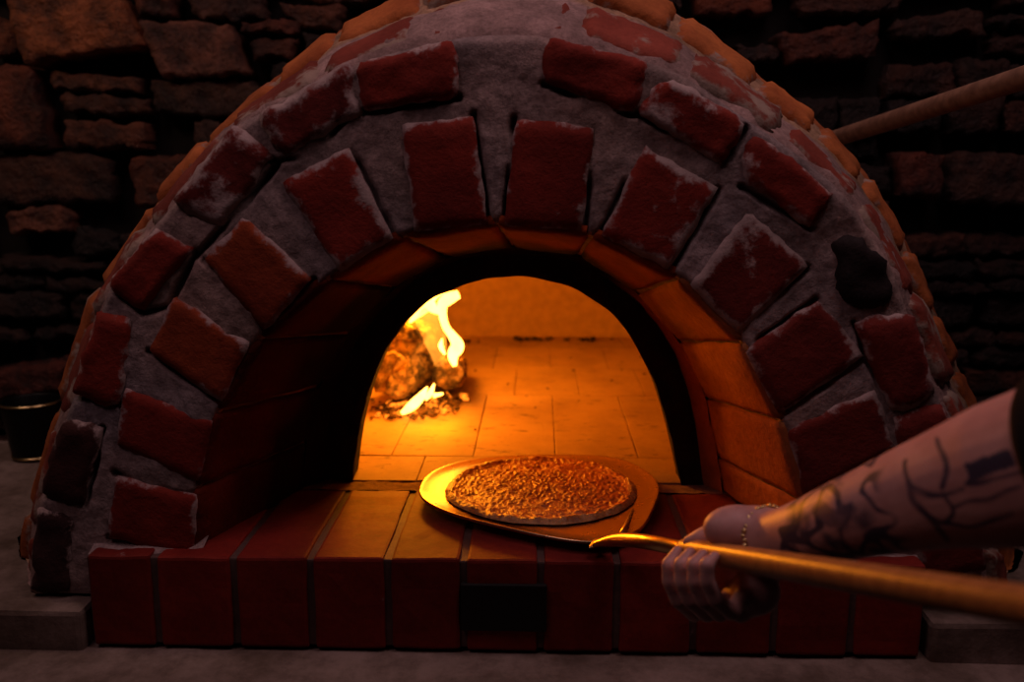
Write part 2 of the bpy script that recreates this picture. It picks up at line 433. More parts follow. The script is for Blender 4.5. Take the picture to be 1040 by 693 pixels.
# --- narrow brick return and soot-black mouth rim
YM = YB + .035
B2 = [(330, 497), (331, 440), (343, 388), (364, 342), (404, 296), (455, 266), (520, 257), (582, 262), (636, 293), (678, 342), (697, 388), (708, 440), (716, 496)]
MO = [(357, 492), (362, 450), (370, 410), (383, 372), (401, 339), (425, 313), (455, 294), (490, 284), (522, 281), (548, 283), (580, 291), (614, 311), (640, 340), (660, 376), (674, 415), (684, 455), (692, 492)]
b2L = Line([onY(px, py, YM) for px, py in smooth_line(B2, 2)]); moL = Line([onY(px, py, YM) for px, py in smooth_line(MO, 3)])
def flatten_base(L):
    for q in (0, -1): L.p[q].z = min(L.p[q].z, ZS - .004)
for L in (b2L, moL, soB, soF): flatten_base(L)
def loft(mb, lines, n=120, rough=.002, seed=0, cols=None, sub=4, flip=False, m=0, disp=None):
    rows = []
    for i in range(n):
        t = i / (n - 1); R = []
        for a, b in zip(lines, lines[1:]):
            for k in range(sub): R.append(a(t).lerp(b(t), k / sub))
        R.append(lines[-1](t)); rows.append(R)
    out = []
    for r in rows:
        o = []
        for p in r: o.append(p + Vector((nz(p, 30, seed), nz(p, 30, seed + 5), nz(p, 30, seed + 11))) * rough)
        out.append(o)
    c = (cols or (.3, .1, .05))
    mb.grid(out, [[tuple(x * (1 + .2 * fbm(p, 15, seed, 2)) for x in (c(i / (n - 1)) if callable(c) else c)) for p in r] for i, r in enumerate(out)], [[-.1] * len(r) for r in out], flip=flip, m=m)
mb = MB(); loft(mb, [soB, b2L], 120, .003, 11, lambda t: tuple(lerp(a, b_, sstep(.62, .80, t)) for a, b_ in zip((.02, .012, .01), (.50, .20, .08))))  # unlit left and top painted black with soot, firelit right painted brighter
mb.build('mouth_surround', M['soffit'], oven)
back = Vector((0, .05, 0))
moB = Line([p + back for p in moL.p]); b2B = Line([p + back for p in b2L.p])
mb = MB(); loft(mb, [b2L, moL, moB], 140, .0025, 31)
mb.build('mouth_rim', M['soot'], oven)

# --- chamber
YC = YM + .05
mcx = (moL.p[0].x + moL.p[-1].x) / 2; mw = (moL.p[-1].x - moL.p[0].x) / 2; mh = max(p.z for p in moL.p) - ZS
YEND = onZ(560, 343).y
prof = [(YC, mw, mh), (YC + .004, mw + .02, mh + .02), (YC + .02, .40, .37), (YC + .06, .46, .41), (YC + .15, .52, .45), (YC + .35, .56, .48), (YEND - .35, .56, .47), (YEND - .15, .52, .42), (YEND - .06, .46, .36), (YEND - .015, .40, .30), (YEND, .34, .24), (YEND + .01, .2, .14), (YEND + .012, .0, .0)]
mb = MB(); rows = []; NT = 72
for y, w, h in prof:
    R = []
    for i in range(NT):
        th = math.pi * i / (NT - 1)
        e = .85
        c, s = math.cos(th), math.sin(th)
        x = -math.copysign(abs(c) ** e, c) * w; z = abs(s) ** e * h
        R.append(Vector((mcx + x, y, ZS - .01 + z)))
    rows.append(R)
# start from the real mouth outline
rows[0] = [moB(i / (NT - 1)) for i in range(NT)]
mb.grid(rows)
mb.build('chamber', M['chamber'], oven)

# --- oven floor of fire bricks
m, nt, b = mat('fire_brick_floor')
at = N(nt, 'ShaderNodeAttribute', attribute_name='col'); n1 = tex(nt, 9, 6, .7, stretch=(1, .8, 1)); n2 = tex(nt, 60, 4, .7); n3 = tex(nt, 22, 5, .72, stretch=(1, 2.2, 1))
c = mixc(nt, rng(nt, n1, .35, .7, 0, .55), at.outputs['Color'], mixc(nt, 1., at.outputs['Color'], (.55, .5, .45), 'MULTIPLY'))
c = mixc(nt, rng(nt, n3, .57, .70, 0, .75), c, (.05, .03, .02))
c = mixc(nt, rng(nt, n2, .62, .75, 0, .6), c, (.08, .045, .03))
nt.links.new(c, b.inputs['Base Color']); b.inputs['Roughness'].default_value = .75; b.inputs['Specular IOR Level'].default_value = .3
bump(nt, b, mth(nt, 'ADD', n1, mth(nt, 'MULTIPLY', n2, .5)), .25, .004)
M['firefloor'] = m
y1, y2 = onZ(520, 490).y, onZ(440, 464).y
xj = onZ(481, 463).x; tw = onZ(562, 455).x - onZ(481, 455).x
mb = MB(); ybands = [y1, y2, onZ(520, 402).y]
while ybands[-1] < YEND + .1: ybands.append(ybands[-1] + .26)
for r, (ya, yb) in enumerate(zip(ybands, ybands[1:])):
    off = 0 if r % 2 else tw * .42
    for k in range(-6, 7):
        xa = xj + off + k * tw; xb = xa + tw
        if xb < mcx - .62 or xa > mcx + .62: continue
        if r == 0 and not (xb > mcx - .32 and xa < mcx + .32): continue
        g = .9 + .2 * random.random()
        box_brick(mb, xa + .0005, xb - .0005, ya + .0005, yb - .0005, ZS - .05, ZS + .001 + .0012 * random.random(), .0018, seed=r * 9 + k, jit=.0006, col=(.36 * g, .24 * g, .15 * g), smear=-1, div=(3, 4, 1))
# base under the joints
q = [mb.vert(Vector((x, y, ZS - .006)), (.16, .10, .06), -1) for x, y in ((mcx - .62, y1), (mcx + .62, y1), (mcx + .62, YEND + .1), (mcx - .62, YEND + .1))]
mb.face(*q)
mb.build('oven_floor', M['firefloor'], oven, smooth=False)
# mortar strip at the threshold
mb = MB(); xs0, xs1 = soB.p[0].x, soB.p[-1].x
rows = []
for i in range(80):
    x = lerp(xs0 - .01, xs1 + .01, i / 79); R = []
    for j in range(6):
        y = lerp(YB - .004, y1 + .002, j / 5); p = Vector((x, y, ZS - .001)); R.append(p + Vector((0, .002 * nz(p, 40, 2), .002 * fbm(p, 50, 4, 2))))
    rows.append(R)
mb.grid(rows, [[(.75, .65, .55)] * 6 for _ in rows], flip=True)
mb.build('threshold', M['mortar'], oven)

# --- hearth ledge of tall tiles
zb = onY(520, 662, YF).z
JX = [85, 155, 236, 314, 393, 470, 549, 627, 707, 790, 870, 945]
wx = [onY(x, 570, YF).x for x in JX]
mb = MB()
LED = (.21, .018, .011)
for k in range(11):
    g = .85 + .3 * random.random()
    box_brick(mb, wx[k] + .0045, wx[k + 1] - .0045, YF - .001 * random.random(), YB - .004, zb + .001, ZS - .0015 * random.random(), .004, seed=300 + k * 4, jit=.0014, col=tuple(c * g for c in LED), smear=(.16 if k == 0 else -.12), edge=.25, div=(5, 8, 6))
box_brick(mb, wx[0] + .002, wx[-1] - .002, YF + .004, YB - .001, zb + .003, ZS - .004, .002, seed=333, jit=.0015, col=(.11, .065, .055), smear=.12, edge=0, div=(40, 4, 5))
# mortar bed left and right where the ring stands on the ledge
mb.build('hearth_ledge', M['ledge'], oven, smooth=False)
mb = MB()
for xa, xb in ((86, 200), (826, 940)):
    A, B = onY(xa, 563, YF + .006), onY(xb, 563, YF + .006); rows = []
    for i in range(60):
        x = lerp(A.x, B.x, i / 59); R = []
        for j in range(7):
            y = lerp(-.017 + .004 * nz(Vector((x, 0, 0)), 25, 3), .02, j / 6); p = Vector((x, y, ZS))
            R.append(p + Vector((0, .002 * nz(p, 30, 1), -.005 + .013 * (j / 6) + .0025 * fbm(p, 35, 9, 2))))
        rows.append(R)
    mb.grid(rows, [[(.9, .9, .9)] * 7 for _ in rows], flip=True)
    mb.build('mortar_bed', M['mortar'], oven); mb = MB()
# black rectangle on the ledge front, stands in for a covered brand
pa, pb = onY(468, 592, YF), onY(555, 640, YF)
mb = MB(); box_brick(mb, pa.x, pb.x, YF - .006, YF + .004, pb.z, pa.z, .002, 5, 0, (.01, .01, .01), -1, 0, (1, 1, 1))
mb.build('brand_cover', plain('black_cover', (.006, .005, .005), .6, 0, .3), oven, smooth=False)
tag(bpy.data.objects['brand_cover'], 'plain black rectangle covering a brand')

YW = onZ(30, 437, zc).y
# --- dome behind the arch
silL = Line([onY(px, py, .20) for px, py in smooth_line(SIL, 1)])
cx, cz = oven.location.x, zc
def scaled(L, y, sx, sz): return [Vector((cx + (p.x - cx) * sx, y, cz + (p.z - cz) * sz)) for p in L.p]
silIn = Line(scaled(silL, .20, .999, .999))
DL = [(0.0, outL), (.03, Line([a.lerp(b, .2) + Vector((0, .03 - a.lerp(b, .2).y, 0)) for a, b in zip(outL.p, silIn.p)])), (.20, silIn)]
for y, s in ((.36, 1.0), (YW - .006, .985)):
    DL.append((y, Line(scaled(silIn, y, s, s * .97 if s < .99 else s))))
def dome(t, y):
    for (ya, A), (yb, B) in zip(DL, DL[1:]):
        if y <= yb + 1e-9: return A(t).lerp(B(t), max(0.0, (y - ya) / (yb - ya)))
    return DL[-1][1](t)
ys = [0, .006, .012, .02, .03] + [.03 + .17 * i / 14 for i in range(1, 15)] + [.2 + .16 * i / 8 for i in range(1, 9)] + [.36 + (YW - .366) * i / 6 for i in range(1, 7)]
mb = MB(); rows = []
for i in range(260):
    t = i / 259; R = []
    for y in ys:
        p = dome(t, y); o = Vector((p.x - cx, 0, p.z - cz))
        o = o.normalized() if o.length > 1e-6 else Vector((0, 0, 1))
        d = -.004 + .006 * fbm(p, 14, 2, 3) + .002 * fbm(p, 60, 4, 2)
        if y < .02: d -= .006 * (1 - y / .02) ** 2; p = p + Vector((0, .008 * (1 - y / .02), 0))
        R.append(p + o * d)
    rows.append(R)
dc = [[tuple(x * (.9 + .35 * fbm(p, 8, 5, 3)) for x in ((1.15, .95, .62) if p.y > .1 else (1.1, .98, .95))) for p in r] for r in rows]
mb.grid(rows, dc, m=0, flip=True)
def row(ya, yb, joints, col, smear, lift, seed, gap=.006):
    for k, (a, b) in enumerate(zip(joints, joints[1:])):
        mid = (a + b) / 2; L = (dome(b, ya) - dome(a, ya)).length; g = gap / max(L, .01)
        a2, b2 = lerp(a, b, g), lerp(b, a, g)
        v = .85 + .3 * random.random(); dy = random.uniform(-.008, .008)
        patch(mb, [dome(a2, ya), dome(b2, ya), dome(b2, yb + dy), dome(a2, yb + dy)][::-1] if False else [dome(b2, ya), dome(a2, ya), dome(a2, yb + dy), dome(b2, yb + dy)][::-1], .02, nu=12, nv=10, seed=seed + k * 4.1, col=tuple(c * v for c in col), smear=smear + random.uniform(-.1, .12), edge_smear=.35, rough=.003, lift=lift + random.uniform(-.003, .004), rnd=.012, wob=.006, mi=1)
# joints of the second row follow the steps of the silhouette
js = [.012] + [silL.frac(onY(px, py, .2)) for px, py in ((31, 515), (64, 410), (103, 288), (160, 203), (216, 140), (285, 76), (345, 28))]
js += [silL.frac(onY(px, py, .2)) for px, py in ((430, -20), (520, -48), (600, -38), (690, 8), (775, 76), (834, 121), (879, 174), (921, 248), (948, 313), (974, 372), (1000, 430), (1022, 520))] + [1]
js = sorted(js)
jf = sorted([.012, .045, .12, .19, .255, .33, .395, .455, .545, .61, .675, .735, .80, .86, .915, .965, 1])
row(.016, .092, jf, (.30, .06, .035), .27, .004, 400)
row(.108, .19, js, (.48, .14, .035), .06, .008, 500)
jb = [min(1, max(0, t + .03 * (0 < t < 1))) for t in js]
row(.205, .30, jb, (.42, .13, .04), .08, .004, 600)
row(.315, .42, js, (.38, .12, .04), .12, .0, 700)
mb.build('dome', [M['mortar'], M['dome']], oven)
for nm in ('mortar', 'inner_arch', 'outer_arch', 'dome'):          # everything stands on the counter
    for v in bpy.data.objects[nm].data.vertices: v.co.z = max(v.co.z, .0012)

# =================================================================== COUNTER
ycf = YF - .006
counter = empty('concrete_counter', (0, 0, 0))
tag(counter, 'grey concrete counter the brick oven stands on', 'counter')
def slab(name, x0, x1, y0, y1, z0, z1, seed, parent, bev=.008):
    mb = MB(); box_brick(mb, x0, x1, y0, y1, z0, z1, bev, seed, .003, (.5, .5, .5), 0, 0, (24, 10, 6)); return mb.build(name, M['concrete'], parent, smooth=False)
xl, xr = wx[0] - .008, wx[-1] + .008
slab('block', -2.2, xl, ycf, YW - .06, 0.0, zc - .003, 3, counter); slab('block', xr, 2.2, ycf, YW - .06, 0.0, zc - .003, 5, counter)
slab('block', xl + .001, xr - .001, ycf + .0, YW - .06, 0.0, zb - .0045, 7, counter)
slab('ledge', -2.2, 2.2, ycf - .16, .05, 0.0, zb - .0045, 9, counter)
mb = MB(); box_brick(mb, -2.6, 2.6, -2.4, YW + .3, -.06, 0.0, .002, 1, .0, (.5, .5, .5), 0, 0, (6, 6, 1))
tag(mb.build('floor', M['floor'], smooth=False), kind='structure')

# =================================================================== STONE WALL
mb = MB()
def inside(x, z, k=1.0):
    p = Vector((x, YW, z)); best = min(silIn.p, key=lambda q: abs(math.atan2(q.z - cz, q.x - cx) - math.atan2(z - cz, x - cx)))
    return z < 0 or (z > zc - .2 and math.hypot(x - cx, z - cz) < math.hypot(best.x - cx, best.z - cz) * k)
GX = [-2.6 + .1 * i for i in range(53)]; GZ = [.1 * i for i in range(29)]
for xa, xb in zip(GX, GX[1:]):
    for za, zb_ in zip(GZ, GZ[1:]):
        if any(inside(x, z, .86) for x in (xa, xb) for z in (za, zb_)): continue
        mb.face(*[mb.vert(Vector((x, YW + .05, z)), (0, 0, 0)) for x, z in ((xa, za), (xb, za), (xb, zb_), (xa, zb_))], m=1)
def stone(quad, seed, col, lift):
    patch(mb, quad, .05, nu=18, nv=12, seed=seed, col=col, lift=lift, rough=.008, rnd=.010, wob=.010, mi=0)
TR = [((8, -8), (123, -4), (152, 48), (28, 66), (.26, .105, .04), .03), ((-10, 15), (12, 28), (16, 57), (-10, 58), (.12, .045, .02), .0),
      ((143, 20), (238, 26), (256, 77), (164, 79), (.17, .085, .06), .02), ((-10, 66), (36, 69), (54, 150), (-10, 153), (.11, .035, .016), .02),
      ((50, 73), (139, 78), (143, 93), (52, 92), (.13, .055, .025), .0), ((62, 95), (148, 100), (150, 117), (64, 114), (.07, .03, .015), .0),
      ((152, 81), (258, 82), (268, 119), (156, 116), (.06, .032, .02), .0), ((66, 122), (152, 127), (150, 152), (66, 151), (.10, .04, .02), .01),
      ((-10, 156), (111, 157), (114, 206), (-10, 209), (.06, .028, .016), .0), ((136, 159), (194, 158), (188, 206), (138, 209), (.10, .035, .015), .02),
      ((8, 212), (68, 210), (72, 236), (10, 239), (.16, .075, .05), .01), ((132, -12), (178, -10), (176, 15), (140, 16), (.13, .05, .03), .0),
      ((182, -10), (266, -8), (266, 19), (200, 20), (.07, .035, .025), .0), ((244, 24), (302, 22), (304, 33), (246, 33), (.11, .035, .02), .01),
      ((254, 38), (302, 40), (296, 60), (256, 61), (.08, .03, .018), .0), ((284, 4), (352, 6), (346, 30), (304, 29), (.12, .05, .03), .01),
      ((300, -10), (392, -10), (372, 4), (310, 2), (.12, .05, .025), .01), ((195, 125), (262, 122), (240, 150), (200, 152), (.05, .025, .016), .0),
      ((-10, 375), (74, 365), (72, 397), (-10, 402), (.10, .03, .02), .04), ((906, 154), (954, 158), (952, 202), (908, 200), (.10, .03, .018), .03),
      ((962, 156), (1052, 158), (1052, 210), (962, 206), (.055, .028, .02), .03), ((785, 36), (892, 22), (890, 58), (800, 62), (.10, .035, .02), .01),
      ((700, -6), (790, -4), (786, 12), (705, 15), (.12, .035, .012), .0), ((908, 20), (1000, 8), (1004, 36), (910, 40), (.06, .03, .02), .0),
      ((806, -8), (914, -8), (916, 12), (812, 15), (.06, .025, .015), .0), ((748, 45), (790, 46), (792, 62), (752, 62), (.06, .035, .03), .0)]
boxes = []
for k, (tl, tr, br, bl, c, lf) in enumerate(TR):
    stone([onY(*bl, YW), onY(*br, YW), onY(*tr, YW), onY(*tl, YW)], 900 + k * 3.1, c, lf)
    boxes.append((min(tl[0], bl[0]), max(tr[0], br[0]), min(tl[1], tr[1]), max(bl[1], br[1])))
TB = [(onY(a, d, YW).x, onY(b, d, YW).x, onY(a, d, YW).z, onY(a, c, YW).z) for a, b, c, d in boxes]
z = .8; k = 0
while z < 2.4:
    h = random.uniform(.03, .075); x = -2.3 + random.uniform(0, .2)
    while x < 2.3:
        L0 = random.uniform(.09, .28); L = None
        def clear(xa, xb):
            za, zb_ = z, z + h - .010
            if any(inside(x_, z_, 1.035) for x_ in (xa, (xa + xb) / 2, xb) for z_ in (za, zb_)): return False
            return not any(xa < b + .006 and xb > a - .006 and za < d + .006 and zb_ > c - .006 for a, b, c, d in TB)
        for f in (1.0, .7, .45, .3, .2):
            if L0 * f > .035 and clear(x, x + L0 * f - .010): L = L0 * f; break
        if L is None: x += .02; continue
        x2, z2 = x + L, z + h - .010
        g = random.choice((.22, .35, .5, .75)); c = random.choice(((.07, .032, .02), (.09, .035, .018), (.055, .032, .026)))
        j = lambda s_: random.uniform(-s_, s_)
        stone([Vector((x + j(.008), YW, z + j(.006))), Vector((x2 - .010 + j(.01), YW, z + j(.006))), Vector((x2 - .010 + j(.01), YW, z2 + j(.008))), Vector((x + j(.008), YW, z2 + j(.008)))], 1200 + k * 2.3, tuple(v * g for v in c), random.uniform(-.012, .02)); k += 1
        x = x2
    z += h
tag(mb.build('wall_back', [M['stone'], M['gap']]), kind='structure')

# =================================================================== FIREWOOD, FIRE
m, nt, b = mat('charred_bark')
at = N(nt, 'ShaderNodeAttribute', attribute_name='col'); n1 = tex(nt, 55, 6, .7); n2 = tex(nt, 22, 5, .65)
c = mixc(nt, rng(nt, n2, .36, .6), (.03, .018, .012), at.outputs['Color']); c = mixc(nt, rng(nt, n1, .40, .62, 0, .8), c, (.02, .012, .009))
nt.links.new(c, b.inputs['Base Color']); b.inputs['Roughness'].default_value = .9; bump(nt, b, n1, 1.0, .012); M['bark'] = m
def log(a, b_, r, seed, label, col=(.66, .42, .22), sq=1.0):
    mb = MB(); d = b_ - a; L = d.length; d.normalize(); x = d.cross(Vector((0, 0, 1))).normalized(); y = x.cross(d)
    rows = []; n = 44; S = 84
    prof = [(0, .02), (0, .35), (0, .7), (.0, .9), (.02, 1.0)] + [(i / n, 1.0) for i in range(1, n)] + [(.98, 1.0), (1, .9), (1, .6), (1, .02)]
    for u, k in prof:
        R = []
        for s in range(S):
            th = 2 * math.pi * s / S
            base = a + d * (L * u) + (x * math.cos(th) + y * math.sin(th) * sq) * r
            rr = r * k * (1 + .14 * nz(base, 13, seed) + .26 * (abs(fbm(base, 42, seed + 3, 3)) - .25) + .07 * fbm(base, 120, seed, 2)) * (1 - .12 * abs(u - .5))
            R.append(a + d * (L * u + .012 * nz(base, 30, seed + 8) * (u in (0, 1))) + (x * math.cos(th) + y * math.sin(th) * sq) * rr)
        rows.append(R)
    mb.grid(rows, [[col] * S for _ in rows], closed=True)
    o = mb.build('firewood_log', M['bark']); recalc(o)
    lo = min(v.z for v in mb.v)
    return tag(o, label, 'firewood', 'firewood logs burning in the oven'), lo
fz = onZ(415, 420)
zd = (fz - CAM).dot(fw)
lg1, _ = log(P(398, 399, zd + .01), P(425, 386, zd + .24), .048, 11, 'thick charred log low at the left, its rough end facing the mouth')
lg2, _ = log(P(409, 346, zd + .03), P(431, 342, zd + .26), .040, 23, 'charred log lying on top of the burning pile', sq=.9)
lg3, _ = log(P(455, 386, zd + .06), P(461, 378, zd + .26), .034, 35, 'smaller charred log at the right of the pile, under the tall flame', col=(.55, .34, .18))
for o, h in ((lg1, 0), (lg3, 0)):
    lo = min(v.co.z for v in o.data.vertices); o.location.z = ZS + .002 - lo
# embers
m, nt, b = mat('embers')
n1 = tex(nt, 60, 5, .7); n2 = tex(nt, 25, 4)
nt.links.new(mixc(nt, rng(nt, n1, .4, .62), (.02, .012, .01), (.14, .07, .035)), b.inputs['Base Color']); b.inputs['Roughness'].default_value = 1
nt.links.new(mixc(nt, 0, (1, .20, .01), (1, .20, .01)), b.inputs['Emission Color'])
nt.links.new(rng(nt, mth(nt, 'MULTIPLY', n1, n2), .24, .36, 0, 2.6), b.inputs['Emission Strength']); M['ember'] = m
mb = MB()
def lump(c, r, seed, flat=.7, col=(.1, .07, .05)):
    c0 = c.copy(); bm = bmesh.new(); bmesh.ops.create_icosphere(bm, subdivisions=2, radius=r)
    ids = {}; low = min(v.co.z * (1 + .45 * nz(v.co + c0, .9 / r, seed)) for v in bm.verts) * flat; c = Vector((c.x, c.y, ZS + .0035 - low))
    for v in bm.verts:
        k = 1 + .45 * nz(v.co + c0, .9 / r, seed); p = v.co * k; ids[v] = mb.vert(c + Vector((p.x, p.y, p.z * flat)), col)
    for f in bm.faces: mb.face(*[ids[v] for v in f.verts])
    bm.free()
random.seed(21)
for i in range(420):
    px = random.gauss(424, 22); py = 416 + random.gauss(0, 5) - .12 * (px - 424)
    if px < 376 or px > 474: continue
    c = onZ(px, min(428, max(404, py))); lump(c + Vector((0, 0, .003)), random.uniform(.0025, .0075), i * 1.7)
tag(mb.build('ember_bed', M['ember'], smooth=False), 'bed of glowing embers and ash under the logs', 'embers', kind='stuff')
mb = MB()
for i in range(42):
    a = random.choice(((535, 347), (470, 349), (595, 347), (600, 347), (540, 346))) if i < 26 else (random.uniform(470, 660), random.uniform(360, 440))
    s = 9 if i < 26 else 6
    px, py = a[0] + random.gauss(0, s), a[1] + random.gauss(0, .6 if i < 26 else 6)
    c = onZ(px, max(py, 346)); c.y = min(c.y, YEND - .03)
    lump(c + Vector((0, 0, .002)), random.uniform(.002, .0035) if i >= 26 else random.uniform(.004, .011), 90 + i, .5)
tag(mb.build('charcoal_bits', M['soot']), 'black charcoal crumbs scattered on the oven floor towards the back', 'charcoal', kind='stuff')
# flames
m = bpy.data.materials.new('flame'); m.use_nodes = True; nt = m.node_tree; nt.nodes.clear()
out = nt.nodes.new('ShaderNodeOutputMaterial'); em = nt.nodes.new('ShaderNodeEmission'); nn = tex(nt, 22, 3)
nt.links.new(mixc(nt, rng(nt, nn, .35, .65), (1, .36, .040), (1, .44, .055)), em.inputs[0]); em.inputs[1].default_value = 13.0
nt.links.new(em.outputs[0], out.inputs[0]); M['flame'] = m
m = bpy.data.materials.new('flame_sheath'); m.use_nodes = True; nt = m.node_tree; nt.nodes.clear()
out = nt.nodes.new('ShaderNodeOutputMaterial'); em = nt.nodes.new('ShaderNodeEmission'); tr = nt.nodes.new('ShaderNodeBsdfTransparent'); mx = nt.nodes.new('ShaderNodeMixShader')
em.inputs[0].default_value = (1, .30, .025, 1); em.inputs[1].default_value = 3.0
nn = tex(nt, 18, 3); nt.links.new(rng(nt, nn, .3, .7, .12, .5), mx.inputs[0])
nt.links.new(tr.outputs[0], mx.inputs[1]); nt.links.new(em.outputs[0], mx.inputs[2]); nt.links.new(mx.outputs[0], out.inputs[0]); M['sheath'] = m
fire = empty('fire', onZ(440, 412)); tag(fire, 'bright yellow fire with tall curling flame over the burning logs', 'fire')
def flame(pts, wpx, z, mat_, name='flame', sub=3, flat=.7):
    pp = smooth_line([(a, b_, w) for (a, b_), w in zip(pts, wpx)], sub)
    mb = MB(); tube(mb, [P(a, b_, z) for a, b_, w in pp], [max(.0008, w * z / F) for a, b_, w in pp], 16)
    return recalc(mb.build(name, mat_, fire))
zf = zd + .03
flame([(462, 372), (459, 360), (466, 352), (461, 343), (452, 332), (449, 318), (449, 308), (456, 303), (466, 299)], [2, 6, 7, 4.5, 3.4, 4, 5.5, 6.5, 4], zf, M['flame'])
flame([(452, 360), (447, 352), (449, 344)], [1, 3, .5], zf - .005, M['flame'])
flame([(446, 318), (438, 312), (434, 306), (440, 298), (452, 296)], [2, 6, 6, 6, 2], zf + .01, M['flame'])
flame([(436, 310), (424, 318), (416, 328)], [5, 5, 1], zf + .015, M['flame'])
flame([(408, 420), (418, 413), (428, 403), (434, 393)], [2, 5.5, 4.5, .6], zd - .05, M['flame'])
flame([(432, 406), (437, 400), (441, 390)], [1.5, 3.4, .6], zd - .03, M['flame'])
flame([(440, 402), (450, 400)], [2.5, 1], zd - .03, M['flame'])
flame([(446, 372), (444, 350), (436, 330), (432, 314), (444, 298)], [4, 11, 13, 14, 6], zf + .03, M['sheath'], 'flame')
for nm, loc, e, r in (('fire_glow', P(412, 296, zd + .06), 21.5, .06), ('fire_glow', P(440, 398, zd - .12), 1.5, .03)):
    L = bpy.data.lights.new(nm, 'POINT'); L.energy = e; L.color = (1, .26, .006); L.shadow_soft_size = r
    o = bpy.data.objects.new(nm, L); o.location = loc; COL.objects.link(o)

# =================================================================== PEEL
m, nt, b = mat('peel_metal')
n1 = tex(nt, 60, 4); b.inputs['Metallic'].default_value = 1.0; b.inputs['Base Color'].default_value = (.50, .33, .17, 1)
nt.links.new(rng(nt, n1, .3, .7,   .27, .30), b.inputs['Roughness']); M['steel'] = m
m, nt, b = mat('brass'); b.inputs['Metallic'].default_value = 1; b.inputs['Base Color'].default_value = (.75, .55, .25, 1); b.inputs['Roughness'].default_value = .28; M['brass'] = m
m, nt, b = mat('handle_wood')
n1 = tex(nt, 12, 5, .6, stretch=(1, 8, 8)); n2 = tex(nt, 90, 3)
nt.links.new(mixc(nt, rng(nt, n1, .3, .7), (.30, .11, .03), (.46, .19, .055)), b.inputs['Base Color']); b.inputs['Roughness'].default_value = .38; bump(nt, b, n1, .15, .002); M['wood'] = m
ZP = ZS + .014
peel = empty('pizza_peel', onZ(560, 505)); tag(peel, 'round metal pizza peel with long wooden handle, held in the oven mouth under the pizza', 'pizza peel')
BL = [(425, 501), (429, 489), (442, 479), (465, 471), (500, 466), (545, 464), (590, 464), (622, 466), (645, 473), (662, 484), (670, 495), (670, 505), (664, 520), (655, 538), (640, 547), (618, 553), (598, 554), (560, 549), (510, 538), (465, 527), (440, 517), (428, 509), (425, 501)]
def blade_z(p):     # nearly flat, the handle side lifted a little
    return 0.0
o2 = [onZ(px, py, ZP) for px, py in smooth_line(BL, 2)]
o2 = resample(o2, 121)[:-1]
cen = sum(o2, Vector()) / len(o2)
mb = MB(); TH = .0028
rings = []
for k, (s, dz) in enumerate([(.02, TH), (.3, TH), (.6, TH), (.85, TH), (.965, TH), (.985, TH + .0016), (.995, TH + .0012), (1.0, TH * .5), (.995, 0), (.9, 0), (.5, 0), (.02, 0)]):
    rings.append([cen.lerp(p, s) + Vector((0, 0, dz - .0)) for p in o2])
ids = mb.grid(rings, closed=True)
mb.face(*reversed(ids[0])); mb.face(*ids[-1])
recalc(mb.build('blade', M['steel'], peel))
# thin raised bead on the blade, and neck
mb = MB(); tube(mb, [onZ(628, 549, ZP + TH), onZ(636, 535, ZP + TH), onZ(643, 518, ZP + TH)], [.0035, .004, .002], 10)
recalc(mb.build('rib', M['steel'], peel))
h0 = P(694, 558, 1.0); h1 = P(1040, 615, .54); hd = (h1 - h0).normalized()
n0 = onZ(600, 551, ZP + .003)
sock = h0 - hd * .004
nk = [n0 + Vector((.002, -.0008, -.001)), n0 + Vector((.012, -.004, .001)), P(628, 548, (n0 - CAM).dot(fw) - .045), P(655, 550, 1.055), sock, h0 + hd * .02]
nk = [Vector(p) for p in smooth_line([tuple(p) for p in nk], 3)]
nr = []
for i in range(len(nk)):
    t = i / (len(nk) - 1); nr.append((lerp(.016, .0085, sstep(0, .45, t)), lerp(.0025, .0085, sstep(0, .5, t))))
mb = MB()
# orient the flat side up by building frames by hand
rows = []
for i, p in enumerate(nk):
    d = (nk[min(i + 1, len(nk) - 1)] - nk[max(i - 1, 0)]).normalized(); sx = d.cross(Vector((0, 0, 1))).normalized(); sy = sx.cross(d)
    rows.append([p + sx * nr[i][0] * math.cos(a) + sy * nr[i][1] * math.sin(a) for a in [2 * math.pi * s / 20 for s in range(20)]])
ids = mb.grid(rows, closed=True); mb.face(*reversed(ids[0])); mb.face(*ids[-1])
recalc(mb.build('neck', M['brass'], peel)); tag(bpy.data.objects['neck'], 'shiny metal neck')
mb = MB(); hl = (h1 - h0).length
ts = [0, .004, .02, .06] + [.1 + .1 * i for i in range(0, 14)]
tube(mb, [h0 + hd * (hl * t) for t in ts], [.0092, .0108, .0115, .012] + [.012] * 14, 24)
recalc(mb.build('handle', M['wood'], peel)); tag(bpy.data.objects['handle'], 'orange-brown wooden handle')

# =================================================================== PIZZA
m, nt, b = mat('pizza_topping')
at = N(nt, 'ShaderNodeAttribute', attribute_name='smear')
n1 = tex(nt, 70, 5, .7); n2 = tex(nt, 190, 3, .6)
top = mixc(nt, rng(nt, n1, .42, .6), (.42, .07, .015), (.60, .19, .045)); top = mixc(nt, rng(nt, n2, .60, .7, 0, .45), top, (.70, .30, .09)); top = mixc(nt, rng(nt, n1, .62, .72, 0, .7), top, (.16, .03, .012))
c = mixc(nt, rng(nt, at.outputs['Fac'], .35, .65), top, mixc(nt, rng(nt, n1, .4, .65), (.50, .24, .08), (.26, .09, .025)))
nt.links.new(c, b.inputs['Base Color']); b.inputs['Roughness'].default_value = .38; bump(nt, b, mth(nt, 'ADD', n1, mth(nt, 'MULTIPLY', n2, 1.5)), .7, .003); M['pizza'] = m
pc = onZ(550, 500, ZP + TH); ex = (onZ(648, 499, ZP + TH) - onZ(453, 499, ZP + TH)).length / 2
